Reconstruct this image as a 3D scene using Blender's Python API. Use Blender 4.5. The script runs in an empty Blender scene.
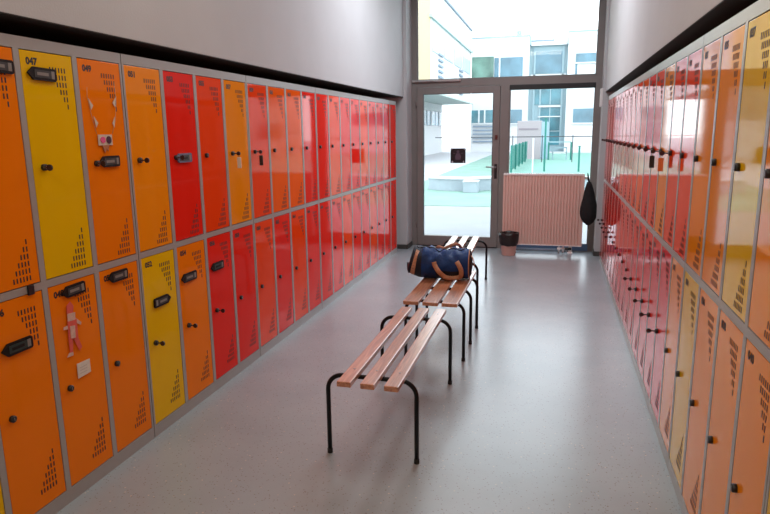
import bpy, bmesh, math, random
from mathutils import Matrix, Vector
random.seed(7)
PI = math.pi
sc = bpy.context.scene
C = sc.collection

# ------------------------------------------------------------------ materials
MATS = {}
def mat(name, col, rough=.5, metal=0.0, coat=0.0, noise=0.0, nscale=20.0, bump=0.0, bscale=60.0, spec=.5, stretch=None, emit=0, coat_rough=.05):
    if name in MATS: return MATS[name]
    m = bpy.data.materials.new(name); m.use_nodes = True
    nt = m.node_tree; b = nt.nodes['Principled BSDF']
    b.inputs['Base Color'].default_value = (*col, 1)
    b.inputs['Roughness'].default_value = rough
    b.inputs['Metallic'].default_value = metal
    b.inputs['Specular IOR Level'].default_value = spec
    if coat:
        b.inputs['Coat Weight'].default_value = coat
        b.inputs['Coat Roughness'].default_value = coat_rough
    tc = nt.nodes.new('ShaderNodeTexCoord'); src = tc.outputs['Object']
    if stretch:
        mp = nt.nodes.new('ShaderNodeMapping'); mp.inputs['Scale'].default_value = stretch
        nt.links.new(src, mp.inputs['Vector']); src = mp.outputs['Vector']
    if noise:
        n = nt.nodes.new('ShaderNodeTexNoise'); n.inputs['Scale'].default_value = nscale; n.inputs['Detail'].default_value = 4
        r = nt.nodes.new('ShaderNodeValToRGB')
        r.color_ramp.elements[0].position = .3; r.color_ramp.elements[1].position = .7
        r.color_ramp.elements[0].color = (*[c*(1-noise) for c in col], 1)
        r.color_ramp.elements[1].color = (*[min(1, c*(1+noise)) for c in col], 1)
        nt.links.new(src, n.inputs['Vector']); nt.links.new(n.outputs['Fac'], r.inputs['Fac'])
        nt.links.new(r.outputs['Color'], b.inputs['Base Color'])
    if bump:
        n2 = nt.nodes.new('ShaderNodeTexNoise'); n2.inputs['Scale'].default_value = bscale
        bp = nt.nodes.new('ShaderNodeBump'); bp.inputs['Strength'].default_value = bump; bp.inputs['Distance'].default_value = .01
        nt.links.new(src, n2.inputs['Vector']); nt.links.new(n2.outputs['Fac'], bp.inputs['Height'])
        nt.links.new(bp.outputs['Normal'], b.inputs['Normal'])
    MATS[name] = m
    return m

def floor_mat():
    m = bpy.data.materials.new('linoleum'); m.use_nodes = True
    nt = m.node_tree; b = nt.nodes['Principled BSDF']; L = nt.links
    tc = nt.nodes.new('ShaderNodeTexCoord')
    n1 = nt.nodes.new('ShaderNodeTexNoise'); n1.inputs['Scale'].default_value = 2.2; n1.inputs['Detail'].default_value = 6
    r1 = nt.nodes.new('ShaderNodeValToRGB')
    r1.color_ramp.elements[0].position = .3; r1.color_ramp.elements[0].color = (.29, .335, .36, 1)
    r1.color_ramp.elements[1].position = .7; r1.color_ramp.elements[1].color = (.335, .38, .405, 1)
    v = nt.nodes.new('ShaderNodeTexVoronoi'); v.inputs['Scale'].default_value = 26
    r2 = nt.nodes.new('ShaderNodeValToRGB')
    r2.color_ramp.elements[0].position = .07; r2.color_ramp.elements[0].color = (1, 1, 1, 1)
    r2.color_ramp.elements[1].position = .11; r2.color_ramp.elements[1].color = (0, 0, 0, 1)
    v3 = nt.nodes.new('ShaderNodeTexVoronoi'); v3.inputs['Scale'].default_value = 60
    r3 = nt.nodes.new('ShaderNodeValToRGB')
    r3.color_ramp.elements[0].position = .12; r3.color_ramp.elements[0].color = (1, 1, 1, 1)
    r3.color_ramp.elements[1].position = .2; r3.color_ramp.elements[1].color = (0, 0, 0, 1)
    mx = nt.nodes.new('ShaderNodeMix'); mx.data_type = 'RGBA'; mx.inputs['B'].default_value = (.52, .47, .42, 1)
    mx2 = nt.nodes.new('ShaderNodeMix'); mx2.data_type = 'RGBA'; mx2.inputs['B'].default_value = (.22, .19, .175, 1)
    for n in (n1, v, v3): L.new(tc.outputs['Object'], n.inputs['Vector'])
    L.new(n1.outputs['Fac'], r1.inputs['Fac']); L.new(v.outputs['Distance'], r2.inputs['Fac']); L.new(v3.outputs['Distance'], r3.inputs['Fac'])
    L.new(r1.outputs['Color'], mx.inputs['A']); L.new(r2.outputs['Color'], mx.inputs['Factor'])
    L.new(mx.outputs['Result'], mx2.inputs['A']); L.new(r3.outputs['Color'], mx2.inputs['Factor'])
    L.new(mx2.outputs['Result'], b.inputs['Base Color'])
    b.inputs['Roughness'].default_value = .27; b.inputs['Specular IOR Level'].default_value = .75
    n4 = nt.nodes.new('ShaderNodeTexNoise'); n4.inputs['Scale'].default_value = 9
    bp = nt.nodes.new('ShaderNodeBump'); bp.inputs['Strength'].default_value = .12; bp.inputs['Distance'].default_value = .01
    L.new(tc.outputs['Object'], n4.inputs['Vector']); L.new(n4.outputs['Fac'], bp.inputs['Height']); L.new(bp.outputs['Normal'], b.inputs['Normal'])
    return m

def glass_mat():
    m = bpy.data.materials.new('window_glass'); m.use_nodes = True
    nt = m.node_tree
    for n in list(nt.nodes):
        if n.type != 'OUTPUT_MATERIAL': nt.nodes.remove(n)
    out = nt.nodes['Material Output']
    t = nt.nodes.new('ShaderNodeBsdfTransparent'); t.inputs['Color'].default_value = (.97, .99, .985, 1)
    g = nt.nodes.new('ShaderNodeBsdfGlossy'); g.inputs['Roughness'].default_value = .01
    f = nt.nodes.new('ShaderNodeFresnel'); f.inputs['IOR'].default_value = 1.25
    mx = nt.nodes.new('ShaderNodeMixShader')
    nt.links.new(f.outputs[0], mx.inputs[0]); nt.links.new(t.outputs[0], mx.inputs[1]); nt.links.new(g.outputs[0], mx.inputs[2])
    nt.links.new(mx.outputs[0], out.inputs['Surface'])
    return m

FLOOR = floor_mat(); GLASS = glass_mat()
WALL = mat('white_plaster', (.50, .50, .51), .75, noise=.03, nscale=3, bump=.12, bscale=120)
CEIL = mat('ceiling_paint', (.55, .53, .5), .9, noise=.02)
GREY = mat('grey_lacquered_steel', (.34, .32, .305), .35, noise=.03, nscale=4, coat=.3, coat_rough=.15)
INNER = mat('dark_gap', (.012, .011, .011), .8, noise=.1)
SLIT = mat('vent_slot_dark', (.035, .014, .008), .7, noise=.1)
FRAME = mat('brown_grey_aluminium', (.21, .19, .18), .42, noise=.04, nscale=6)
BLACK = mat('black_plastic', (.012, .012, .014), .4, noise=.1)
TUBE = mat('black_enamel_tube', (.005, .005, .006), .35, noise=.1, spec=.25)
BASEB = mat('dark_grey_skirting', (.06, .06, .055), .5, noise=.1)
COL = {
    'O': ('orange', (.87, .205, .005)), 'A': ('amber', (.88, .27, .006)), 'Y': ('yellow', (.80, .47, .004)),
    'R': ('red', (.80, .022, .010)), 'D': ('orange red', (.86, .062, .007)), 'T': ('vermilion', (.88, .12, .006)),
}
LACQ = {k: mat(v[0].replace(' ', '_')+'_lacquer', v[1], .045, noise=.025, nscale=3, spec=.14) for k, v in COL.items()}
WOOD = None
def wood_mat():
    m = mat('varnished_wood', (.40, .155, .065), .35, coat=1.0, coat_rough=.20)
    nt = m.node_tree; b = nt.nodes['Principled BSDF']; b.inputs['Coat IOR'].default_value = 1.9; tc = nt.nodes['Texture Coordinate']
    mp = nt.nodes.new('ShaderNodeMapping'); mp.inputs['Scale'].default_value = (22, 1.3, 22)
    n = nt.nodes.new('ShaderNodeTexNoise'); n.inputs['Scale'].default_value = 3; n.inputs['Detail'].default_value = 8; n.inputs['Distortion'].default_value = 1.2
    r = nt.nodes.new('ShaderNodeValToRGB')
    r.color_ramp.elements[0].position = .32; r.color_ramp.elements[0].color = (.36, .115, .042, 1)
    r.color_ramp.elements[1].position = .68; r.color_ramp.elements[1].color = (.64, .27, .125, 1)
    nt.links.new(tc.outputs['Object'], mp.inputs['Vector']); nt.links.new(mp.outputs['Vector'], n.inputs['Vector'])
    nt.links.new(n.outputs['Fac'], r.inputs['Fac']); nt.links.new(r.outputs['Color'], b.inputs['Base Color'])
    bp = nt.nodes.new('ShaderNodeBump'); bp.inputs['Strength'].default_value = .12; bp.inputs['Distance'].default_value = .004
    nt.links.new(n.outputs['Fac'], bp.inputs['Height']); nt.links.new(bp.outputs['Normal'], b.inputs['Normal'])
    return m
WOOD = wood_mat()

# ------------------------------------------------------------------ helpers
def box(bm, x0, x1, y0, y1, z0, z1, mi=0, bev=0):
    vs = [bm.verts.new(p) for p in ((x0,y0,z0),(x1,y0,z0),(x1,y1,z0),(x0,y1,z0),(x0,y0,z1),(x1,y0,z1),(x1,y1,z1),(x0,y1,z1))]
    fs = [bm.faces.new([vs[i] for i in f]) for f in ((0,3,2,1),(4,5,6,7),(0,1,5,4),(1,2,6,5),(2,3,7,6),(3,0,4,7))]
    for f in fs: f.material_index = mi
    if bev:
        es = list({e for f in fs for e in f.edges})
        r = bmesh.ops.bevel(bm, geom=es, offset=bev, segments=2, affect='EDGES', profile=.6)
        for f in r['faces']: f.material_index = mi
    return fs

def tube(bm, pts, r, seg=10, caps=True, mi=0):
    pts = [Vector(p) for p in pts]; rings = []; up = None
    for i, p in enumerate(pts):
        a = pts[max(i-1, 0)]; b = pts[min(i+1, len(pts)-1)]
        d = (b-a).normalized()
        if up is None:
            up = Vector((0, 0, 1)) if abs(d.z) < .9 else Vector((0, 1, 0))
        n = (up - d*up.dot(d))
        if n.length < 1e-5: n = d.orthogonal()
        n.normalize(); up = n; bi = d.cross(n)
        rr = r[i] if isinstance(r, (list, tuple)) else r
        rings.append([bm.verts.new(p + rr*(math.cos(2*PI*k/seg)*n + math.sin(2*PI*k/seg)*bi)) for k in range(seg)])
    for A, B in zip(rings, rings[1:]):
        for k in range(seg):
            f = bm.faces.new((A[k], A[(k+1) % seg], B[(k+1) % seg], B[k])); f.smooth = True; f.material_index = mi
    if caps:
        f = bm.faces.new(rings[0][::-1]); f.material_index = mi
        f = bm.faces.new(rings[-1]); f.material_index = mi

def lathe(bm, prof, c=(0, 0), seg=24, mi=0, sx=1, sy=1):
    rings = [[bm.verts.new((c[0]+sx*r*math.cos(2*PI*k/seg), c[1]+sy*r*math.sin(2*PI*k/seg), z)) for k in range(seg)] for r, z in prof]
    for A, B in zip(rings, rings[1:]):
        for k in range(seg):
            f = bm.faces.new((A[k], A[(k+1) % seg], B[(k+1) % seg], B[k])); f.smooth = True; f.material_index = mi
    return rings

def prism(bm, poly, d0, d1, ax='y', mi=0):
    """extrude a 2D outline (u,v) along an axis; ax 'y': (u,*,v); 'z': (u,v,*); 'x': (*,u,v)"""
    P = {'y': lambda u, v, d: (u, d, v), 'z': lambda u, v, d: (u, v, d), 'x': lambda u, v, d: (d, u, v)}[ax]
    A = [bm.verts.new(P(u, v, d0)) for u, v in poly]; B = [bm.verts.new(P(u, v, d1)) for u, v in poly]
    n = len(poly)
    fs = [bm.faces.new(A), bm.faces.new(B[::-1])]
    for i in range(n): fs.append(bm.faces.new((A[i], B[i], B[(i+1) % n], A[(i+1) % n])))
    for f in fs: f.material_index = mi

def mesh(name, bm, mats, norm=True):
    if norm: bmesh.ops.recalc_face_normals(bm, faces=bm.faces[:])
    me = bpy.data.meshes.new(name); bm.to_mesh(me); bm.free()
    for m in (mats if isinstance(mats, (list, tuple)) else [mats]): me.materials.append(m)
    return me

def link(name, me, parent=None, loc=None, rotz=None, label=None):
    o = bpy.data.objects.new(name, me); C.objects.link(o)
    if parent: o.parent = parent
    if loc: o.location = loc
    if rotz is not None: o.rotation_euler = (0, 0, rotz)
    if label: o['label'] = label
    return o

def obj(name, bm, mats, parent=None, loc=None, rotz=None, label=None):
    return link(name, mesh(name, bm, mats), parent, loc, rotz, label)

def tag(o, label, cat, group=None):
    o['label'] = label; o['category'] = cat
    if group: o['group'] = group
    return o

def thing(name, label, cat, loc=(0, 0, 0), rotz=0, group=None):
    o = bpy.data.objects.new(name, None); C.objects.link(o); o.empty_display_size = .1
    o.location = loc; o.rotation_euler = (0, 0, rotz)
    return tag(o, label, cat, group)

def struct(name, bm, m, label=None):
    o = obj(name, bm, m); o['kind'] = 'structure'
    if label: o['label'] = label
    return o

def boxes(*bs, bev=0):
    bm = bmesh.new()
    for b in bs: box(bm, *b, bev=bev)
    return bm

def dup(root):
    r = root.copy(); C.objects.link(r)
    for ch in list(root.children):
        c = ch.copy(); C.objects.link(c); c.parent = r
        for g in list(ch.children):
            d = g.copy(); C.objects.link(d); d.parent = c
    return r

# ------------------------------------------------------------------ dimensions
XL, XR = -1.837, .525          # locker fronts
D = 7.322; W = .288            # end of the locker rows, column pitch
YE = 7.86                      # glazed end wall
PY = 7.55                      # pier faces
YB = -3.0                      # behind the camera
ZC = 3.35
ZB = 1.862                     # underside of the wall above the lockers

# ------------------------------------------------------------------ shell
struct('floor', boxes((-2.6, 1.3, YB, YE+.1, -.12, 0)), FLOOR)
struct('ceiling', boxes((-2.6, 1.3, YB, YE+.12, ZC, ZC+.15)), CEIL)
struct('wall_left', boxes((-2.5, -1.80, YB, PY, ZB, ZC), (-2.5, -2.36, YB, PY, 0, ZB)), WALL)
struct('wall_right', boxes((.505, 1.2, YB, PY, ZB, ZC), (1.05, 1.2, YB, PY, 0, ZB)), WALL)
GAPM = mat('painted_gap_shade', (.03, .024, .02), .8, noise=.1)  # near-black colour standing in for the shade above the lockers
struct('gap_shade_left', boxes((-2.358, -1.801, YB, PY-.001, ZB-.004, ZB-.0005), (-2.358, -2.345, YB, PY-.001, 1.79, ZB-.005)), GAPM)  # left gap: thin dark sheets that paint its shade
struct('gap_shade_right', boxes((.506, 1.048, YB, PY-.001, ZB-.004, ZB-.0005), (1.035, 1.048, YB, PY-.001, 1.79, ZB-.005)), GAPM)  # right gap: shade painted the same way
struct('wall_end_left', boxes((-2.5, -1.765, PY, YE+.08, 0, ZC)), WALL)
struct('wall_end_right', boxes((.482, 1.2, PY, YE+.08, 0, ZC)), WALL)
struct('wall_back', boxes((-2.6, 1.3, YB-.15, YB, 0, ZC)), WALL)
struct('baseboard_left', boxes((-1.9, -1.755, PY-.012, PY, 0, .055), (-1.765, -1.753, PY, YE-.04, 0, .055)), BASEB)
struct('baseboard_right', boxes((.472, .60, PY-.012, PY, 0, .055), (.470, .482, PY, YE-.04, 0, .055)), BASEB)

# ------------------------------------------------------------------ glazed end wall
def pane(parent, x0, x1, z0, z1, name='glass_pane', y=YE):
    return obj(name, boxes((x0, x1, y+.005, y+.011, z0, z1)), GLASS, parent)
def ring(bm, x0, x1, z0, z1, t, y0, y1, tb=None):
    tb = tb or t
    box(bm, x0, x0+t, y0, y1, z0, z1, bev=.003); box(bm, x1-t, x1, y0, y1, z0, z1, bev=.003)
    box(bm, x0+t, x1-t, y0, y1, z1-t, z1, bev=.003); box(bm, x0+t, x1-t, y0, y1, z0, z0+tb, bev=.003)
def struct_empty(name):
    o = bpy.data.objects.new(name, None); C.objects.link(o); o['kind'] = 'structure'; return o

tr = bmesh.new()   # the fixed outer frame: posts and transom
box(tr, -1.765, -1.695, YE-.03, YE+.06, 0, ZC); box(tr, .417, .482, YE-.03, YE+.06, 0, ZC)
box(tr, -.668, -.563, YE-.03, YE+.06, 0, 1.985); box(tr, -1.695, .417, YE-.03, YE+.06, 1.985, 2.07)
box(tr, -1.695, .417, YE-.03, YE+.06, ZC-.06, ZC)
struct('trim_1', tr, FRAME)
w2 = struct_empty('window_2'); pane(w2, -1.70, .42, 2.065, ZC-.05)
obj('window_frame', boxes((-1.695, .417, YE-.012, YE+.02, 2.07, 2.082), (-1.695, -1.683, YE-.012, YE+.02, 2.07, ZC-.06), (.405, .417, YE-.012, YE+.02, 2.07, ZC-.06)), FRAME, w2)
w1 = struct_empty('window_1'); pane(w1, -.565, .42, .085, 1.93)
bm = boxes((-.563, -.548, YE-.012, YE+.02, .09, 1.925), (.405, .417, YE-.012, YE+.02, .09, 1.925), (-.563, .417, YE-.03, YE+.04, 0, .09))
obj('window_frame', bm, FRAME, w1)
obj('sky_glow_strip', boxes((-.560, .415, YE-.034, YE-.0305, .005, .085)), mat('painted_blue_glow', (.10, .19, .36), .4), w1, label='blue sky glow painted as a strip along the foot of the window')  # bluish sky glow at the window foot, put into the colour
obj('window_head_strip', boxes((-.563, .417, YE-.036, YE+.02, 1.925, 1.985), bev=.004), BLACK, w1, label='black strip across the top of the window')  # plain black strip across the window head

d1 = struct_empty('door_1')
bm = bmesh.new(); ring(bm, -1.69, -.672, .012, 1.98, .079, YE-.045, YE+.035, tb=.124); obj('door_leaf', bm, FRAME, d1)
pane(d1, -1.615, -.745, .13, 1.905)
obj('gasket', boxes((-1.611, -1.606, YE-.047, YE-.02, .136, 1.901), (-.756, -.751, YE-.047, YE-.02, .136, 1.901), (-1.611, -.751, YE-.047, YE-.02, 1.896, 1.901)), BLACK, d1)
obj('threshold', boxes((-1.69, -.672, YE-.05, YE+.06, 0, .012)), BLACK, d1)
STEEL = mat('brushed_steel', (.45, .45, .46), .3, metal=1, noise=.05, nscale=80)
bm = bmesh.new(); tube(bm, [(-.705, YE-.045, 1.012), (-.705, YE-.095, 1.012)], .009)
tube(bm, [(-.705, YE-.092, 1.012), (-.72, YE-.098, 1.013), (-.82, YE-.098, 1.016)], .0085)
h = obj('door_handle', bm, STEEL, d1)
obj('handle_plate', boxes((-.722, -.688, YE-.051, YE-.045, .87, 1.05), bev=.003), BLACK, h)
bm = bmesh.new(); tube(bm, [(-.705, YE-.045, .91), (-.705, YE-.062, .91)], .011); obj('key_cylinder', bm, BLACK, h)
bm = bmesh.new(); box(bm, -.722, -.690, YE-.062, YE-.045, 1.345, 1.40, bev=.004); obj('door_lock', bm, mat('dark_red_lock', (.10, .02, .015), .4), d1)
for hz in (.25, 1.75):
    bm = bmesh.new(); tube(bm, [(-1.697, YE-.045, hz), (-1.697, YE-.045, hz+.09)], .008); obj('hinge', bm, FRAME, d1)

# black square notice on the door glass
sg = thing('door_sign', 'small black square notice stuck on the glass of the door', 'sign', (-1.178, YE-.001, 1.149))
obj('plate', boxes((-.094, .094, 0, .004, -.091, .091), bev=.001), mat('black_sign_vinyl', (.012, .009, .013), .5, noise=.1), sg)
bm = bmesh.new()
prism(bm, [(-.03, -.05), (.03, -.05), (.038, -.01), (.02, .03), (-.02, .03), (-.036, -.01)], -.001, .001)
prism(bm, [(.018*math.cos(a*PI/5), .05+.018*math.sin(a*PI/5)) for a in range(10)], -.001, .001)
prism(bm, [(-.065, .036), (-.035, .03), (-.035, .024), (-.065, .03)], -.001, .001)
prism(bm, [(.035, .03), (.065, .036), (.065, .03), (.035, .024)], -.001, .001)
obj('figure_mark', bm, mat('dull_violet_print', (.10, .065, .10), .6), sg)
bm = bmesh.new()
bm.free()
for s in (-1, 1):
    for q in (((s*.085, -.083), (s*.06, -.083), (s*.068, -.06)), ((s*.085, .083), (s*.07, .083), (s*.08, .07))):
        bm = bmesh.new(); prism(bm, q, -.001, .001); obj('corner_mark', bm, mat('pale_print', (.55, .5, .55), .6), sg)

dc = thing('door_closer', 'pale grey slim closer rail fixed above the door, left of the frame', 'door closer', (-1.75, YE-.03, 2.045))
obj('rail', boxes((0, .60, -.035, 0, 0, .024), bev=.004), mat('pale_grey_metal', (.42, .38, .37), .4), dc)
obj('arm', boxes((.05, .32, -.045, -.037, .004, .018), bev=.002), STEEL, dc)
al = thing('alarm_sensor', 'small white box on the edge of the pier beside upper right of window', 'sensor', (.467, 7.60, 1.70))
obj('housing', boxes((-.013, .015, -.03, .03, 0, .20), bev=.006), mat('white_plastic', (.75, .73, .72), .4), al)
obj('lens', boxes((-.0155, -.012, -.012, .012, .14, .165)), mat('grey_lens', (.3, .3, .32), .3), al)

# ------------------------------------------------------------------ lockers
UZ0, UZ1 = .922, 1.755
LZ0, LZ1 = .062, .888
DW = .2565; ST = .026
def slits(bm, top, h):
    xr = .213
    if top: rows = [(6-i, h-.048-i*.0268, .0185) for i in range(6)]
    else:   rows = [(i+1, (.205 if h < .83 else .168)-i*.0268, .0185) for i in range(6)]
    for n, z, hh in rows:
        for k in range(n):
            x = xr-k*.0150
            box(bm, x-.0030, x+.0030, -.0006, .001, z-hh, z, mi=1)
DOORM = {}
def door_mesh(h, ck):
    k = (round(h, 3), ck)
    if k not in DOORM:
        bm = bmesh.new(); box(bm, 0, DW, 0, .011, 0, h, bev=.0015)
        slits(bm, True, h); slits(bm, False, h)
        DOORM[k] = mesh('door', bm, [LACQ[ck], SLIT])
    return DOORM[k]
def lock_mesh():
    bm = bmesh.new(); tube(bm, [(0, .002, 0), (0, -.012, 0), (0, -.014, 0)], [.0125, .0125, .009], 12)
    box(bm, -.0015, .0015, -.0146, -.013, -.006, .006, mi=1)
    return mesh('lock', bm, [BLACK, STEEL])
LOCK = lock_mesh()
NUMM = mat('stencil_black', (.02, .012, .01), .6)
def number_mesh(txt):
    cu = bpy.data.curves.new('num', 'FONT'); cu.body = txt; cu.size = .034; cu.offset = .0017; cu.space_character = 1.02
    cu.extrude = .0002; cu.resolution_u = 3
    t = bpy.data.objects.new('tmp', cu); C.objects.link(t); bpy.context.view_layer.update()
    me = bpy.data.meshes.new_from_object(t.evaluated_get(bpy.context.evaluated_depsgraph_get()))
    bpy.data.objects.remove(t); me.materials.clear(); me.materials.append(NUMM)
    me.transform(Matrix.Rotation(PI/2, 4, 'X'))
    return me
FR = {}
def frame_mesh(n):
    if n not in FR:
        w = n*W; bm = bmesh.new(); s = .0145
        y0, y1 = 0, .013
        box(bm, .003, s, y0, y1, .045, 1.80); box(bm, w-s, w-.003, y0, y1, .045, 1.80)
        for i in range(1, n):
            x = i*W; box(bm, x-ST/2, x+ST/2, y0, y1, .055, UZ1+.003)
        box(bm, s, w-s, y0, y1, .045, .059); box(bm, s, w-s, y0, y1, UZ1+.003, 1.80)
        for i in range(n):
            xa = s if i == 0 else i*W+ST/2; xb = w-s if i == n-1 else (i+1)*W-ST/2
            box(bm, xa, xb, y0, y1, LZ1+.003, UZ0-.003)
        FR[n] = (mesh('frame', bm, GREY),)
        bm = bmesh.new(); f = box(bm, .003, w-.003, .013, .50, .045, 1.799); f[2].material_index = 1
        FR[n] += (mesh('body', bm, [GREY, INNER]),)
        FR[n] += (mesh('plinth', boxes((.003, w-.003, .0005, .48, 0, .0445)), GREY),)
    return FR[n]
CAB = []
def cabinet(side, k0, uppers, lowers, nums, label):
    """k0 = columns between the end wall and the unit's far edge; strings list the colours left to right as seen"""
    n = len(uppers); w = n*W
    if side == 'L': loc = (XL, D-(k0+n)*W, 0); rz = PI/2
    else: loc = (XR, D-k0*W, 0); rz = -PI/2
    t = thing('locker_cabinet', label, 'lockers', loc, rz, 'locker cabinets along the '+('left' if side == 'L' else 'right')+' wall')
    fm, bmh, pl = frame_mesh(n)
    link('frame', fm, t); link('body', bmh, t); link('plinth', pl, t)
    for i in range(n):
        for row, cols in ((0, uppers), (1, lowers)):
            z0, z1 = ((UZ0, UZ1), (LZ0, LZ1))[row]
            d = link('door', door_mesh(z1-z0, cols[i]), t, (i*W+(W-DW)/2, .0012, z0), label=COL[cols[i]][0]+' door with slotted vents')
            link('lock', LOCK, d, (.050, 0, (1.340-UZ0) if row == 0 else (.465-LZ0)))
            if nums:
                link('number_marking', number_mesh('%03d' % nums[row][i]), d, (.026, -.0004, z1-z0-.047))
    CAB.append(t)
    if side == 'L' and k0 >= 17:      # the units nearest the door to the hall are a little narrower
        t.scale.x = .972
        t.location.y = D-17*W-(k0+n-17)*W*.972
    return t
def nn(a, n): return [[a+2*i for i in range(n)], [a+1+2*i for i in range(n)]]
cabinet('L', 21, 'OAYO', 'OYOY', nn(35, 4), 'left wall lockers nearest the camera, mostly outside the frame, yellow lower door at its edge')
cabinet('L', 17, 'AOYO', 'YOOO', nn(43, 4), 'left wall lockers with yellow door 047, paper garland and red and white paper cutout')
cabinet('L', 13, 'ARDA', 'YORR', nn(51, 4), 'left wall lockers with amber, red, red, amber upper doors and yellow lower door 052')
cabinet('L', 9, 'DTTR', 'DRDR', nn(59, 4), 'left wall lockers with red and orange upper doors, third unit along from the near end')
cabinet('L', 5, 'RDRR', 'RRDR', nn(67, 4), 'left wall all-red shiny lockers two units before the end pier')
cabinet('L', 1, 'DRRR', 'RDRR', nn(75, 4), 'left wall all-red shiny lockers beside the narrow last column')
cabinet('L', 0, 'R', 'R', nn(83, 1), 'narrow single column of dark red lockers at far end of left wall')
cabinet('R', 0, 'RRRR', 'RRRR', nn(1, 4), 'right wall red lockers beside the far pier and hanging black bag')
cabinet('R', 4, 'RRDR', 'RRRR', nn(9, 4), 'right wall red lockers with row of black keys, second unit from the window')
cabinet('R', 8, 'DDTR', 'RRRR', nn(17, 4), 'right wall red and orange red lockers with keys, third unit from the window')
cabinet('R', 12, 'DADD', 'RRRA', nn(25, 4), 'right wall lockers with amber upper door and orange lower door, keys with tags above')
cabinet('R', 16, 'AAYA', 'YAAA', nn(33, 4), 'right wall lockers nearest camera with yellow upper and yellow lower doors among orange')
cabinet('R', 20, 'OAOR', 'YOOR', nn(41, 4), 'right wall lockers cut off by right edge of the photo')

# keys in the locks
KEYM = mat('key_steel', (.12, .1, .1), .35, metal=.6); BOW = mat('key_bow_dark', (.03, .008, .008), .4)
def key(side, col, row, tagcol=None, where=''):
    y = (D-(col+1)*W + (W-DW)/2 + .05) if side == 'L' else (D-col*W-(W-DW)/2-.05)
    z = 1.340 if row == 0 else .465
    x = XL+.013 if side == 'L' else XR-.013
    t = thing('locker_key', where, 'key', (x, y, z), PI/2 if side == 'L' else -PI/2, 'keys left in the locker locks')
    bm = bmesh.new(); box(bm, -.0012, .0012, -.018, 0, -.003, .003); obj('shaft', bm, KEYM, t)
    bm = bmesh.new(); prism(bm, [(-.017+.012*math.cos(a*PI/6)-.011, .012*math.sin(a*PI/6)) for a in range(12)], -.003, .003, 'x'); obj('bow', bm, BOW, t)
    if tagcol:
        bm = bmesh.new(); tube(bm, [(0, -.030+.007*math.sin(a*PI/5), -.010-.009*math.cos(a*PI/5)) for a in range(11)], .001, 6); obj('key_ring', bm, KEYM, t)
        bm = bmesh.new(); box(bm, -.003, .003, -.042, -.018, -.085, -.022, bev=.002); obj('tag', bm, tagcol, t, label='hanging key tag')
    return t
TAGB = mat('black_key_tag', (.02, .02, .02), .4); TAGO = mat('orange_key_tag', (.75, .22, .05), .4)
TAGW = mat('clear_key_tag', (.7, .7, .6), .4)
ordin = ['farthest from camera', 'second', 'third', 'fourth', 'fifth', 'sixth', 'seventh', 'eighth', 'ninth', 'tenth', 'eleventh', 'twelfth', 'thirteenth', 'fourteenth', 'nearest the camera']
for c in range(15):
    tg = TAGO if c == 14 else (TAGB if c == 13 else None)
    if c == 14: lb = 'upper right row key with orange tag, nearest of the keys in the upper right locks'
    elif c == 13: lb = 'upper right row key with black hanging tag, beside the orange tagged key'
    elif c == 0: lb = 'dark key in the upper right locker lock beside the far pier'
    else: lb = 'dark key in the upper row of right lockers, %s lock from the window pier' % ordin[c]
    key('R', c, 0, tg, lb)
for c in (0, 1, 2, 3, 4):
    key('R', c, 1, None, 'dark key in the lower row of right lockers, %s' % ('in the lock beside the far pier' if c == 0 else ordin[c]+' lock from the window pier'))
for i, c in enumerate((10, 11, 12, 13, 14)):
    key('R', c, 1, None, 'dark key sticking out of a lower right red locker, %s' % (['farthest', 'second', 'middle', 'fourth', 'nearest'][i]+' of the five spaced keys'))
key('L', 13, 0, TAGW, 'key with pale tag in yellow-orange upper door before the red ones, left wall')
key('L', 12, 0, TAGB, 'key with black tag in first upper red door right of the amber door, left wall')
key('L', 15, 0, None, 'key in lock of upper red door beside the blue-grey name tag, left wall')
key('L', 16, 0, None, 'key in lock of amber upper door right of the garland door, left wall')
key('L', 18, 0, None, 'key in the lock of yellow door 047, left wall')
key('L', 17, 0, None, 'key in the lock of garland door 049 touching a dark name tag')
key('L', 16, 1, None, 'key in lock of yellow lower door 052, left wall')
key('L', 15, 1, None, 'key in lock of orange lower door 054, left wall')
key('L', 14, 1, None, 'key in lock of red lower door 056, left wall')

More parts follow.
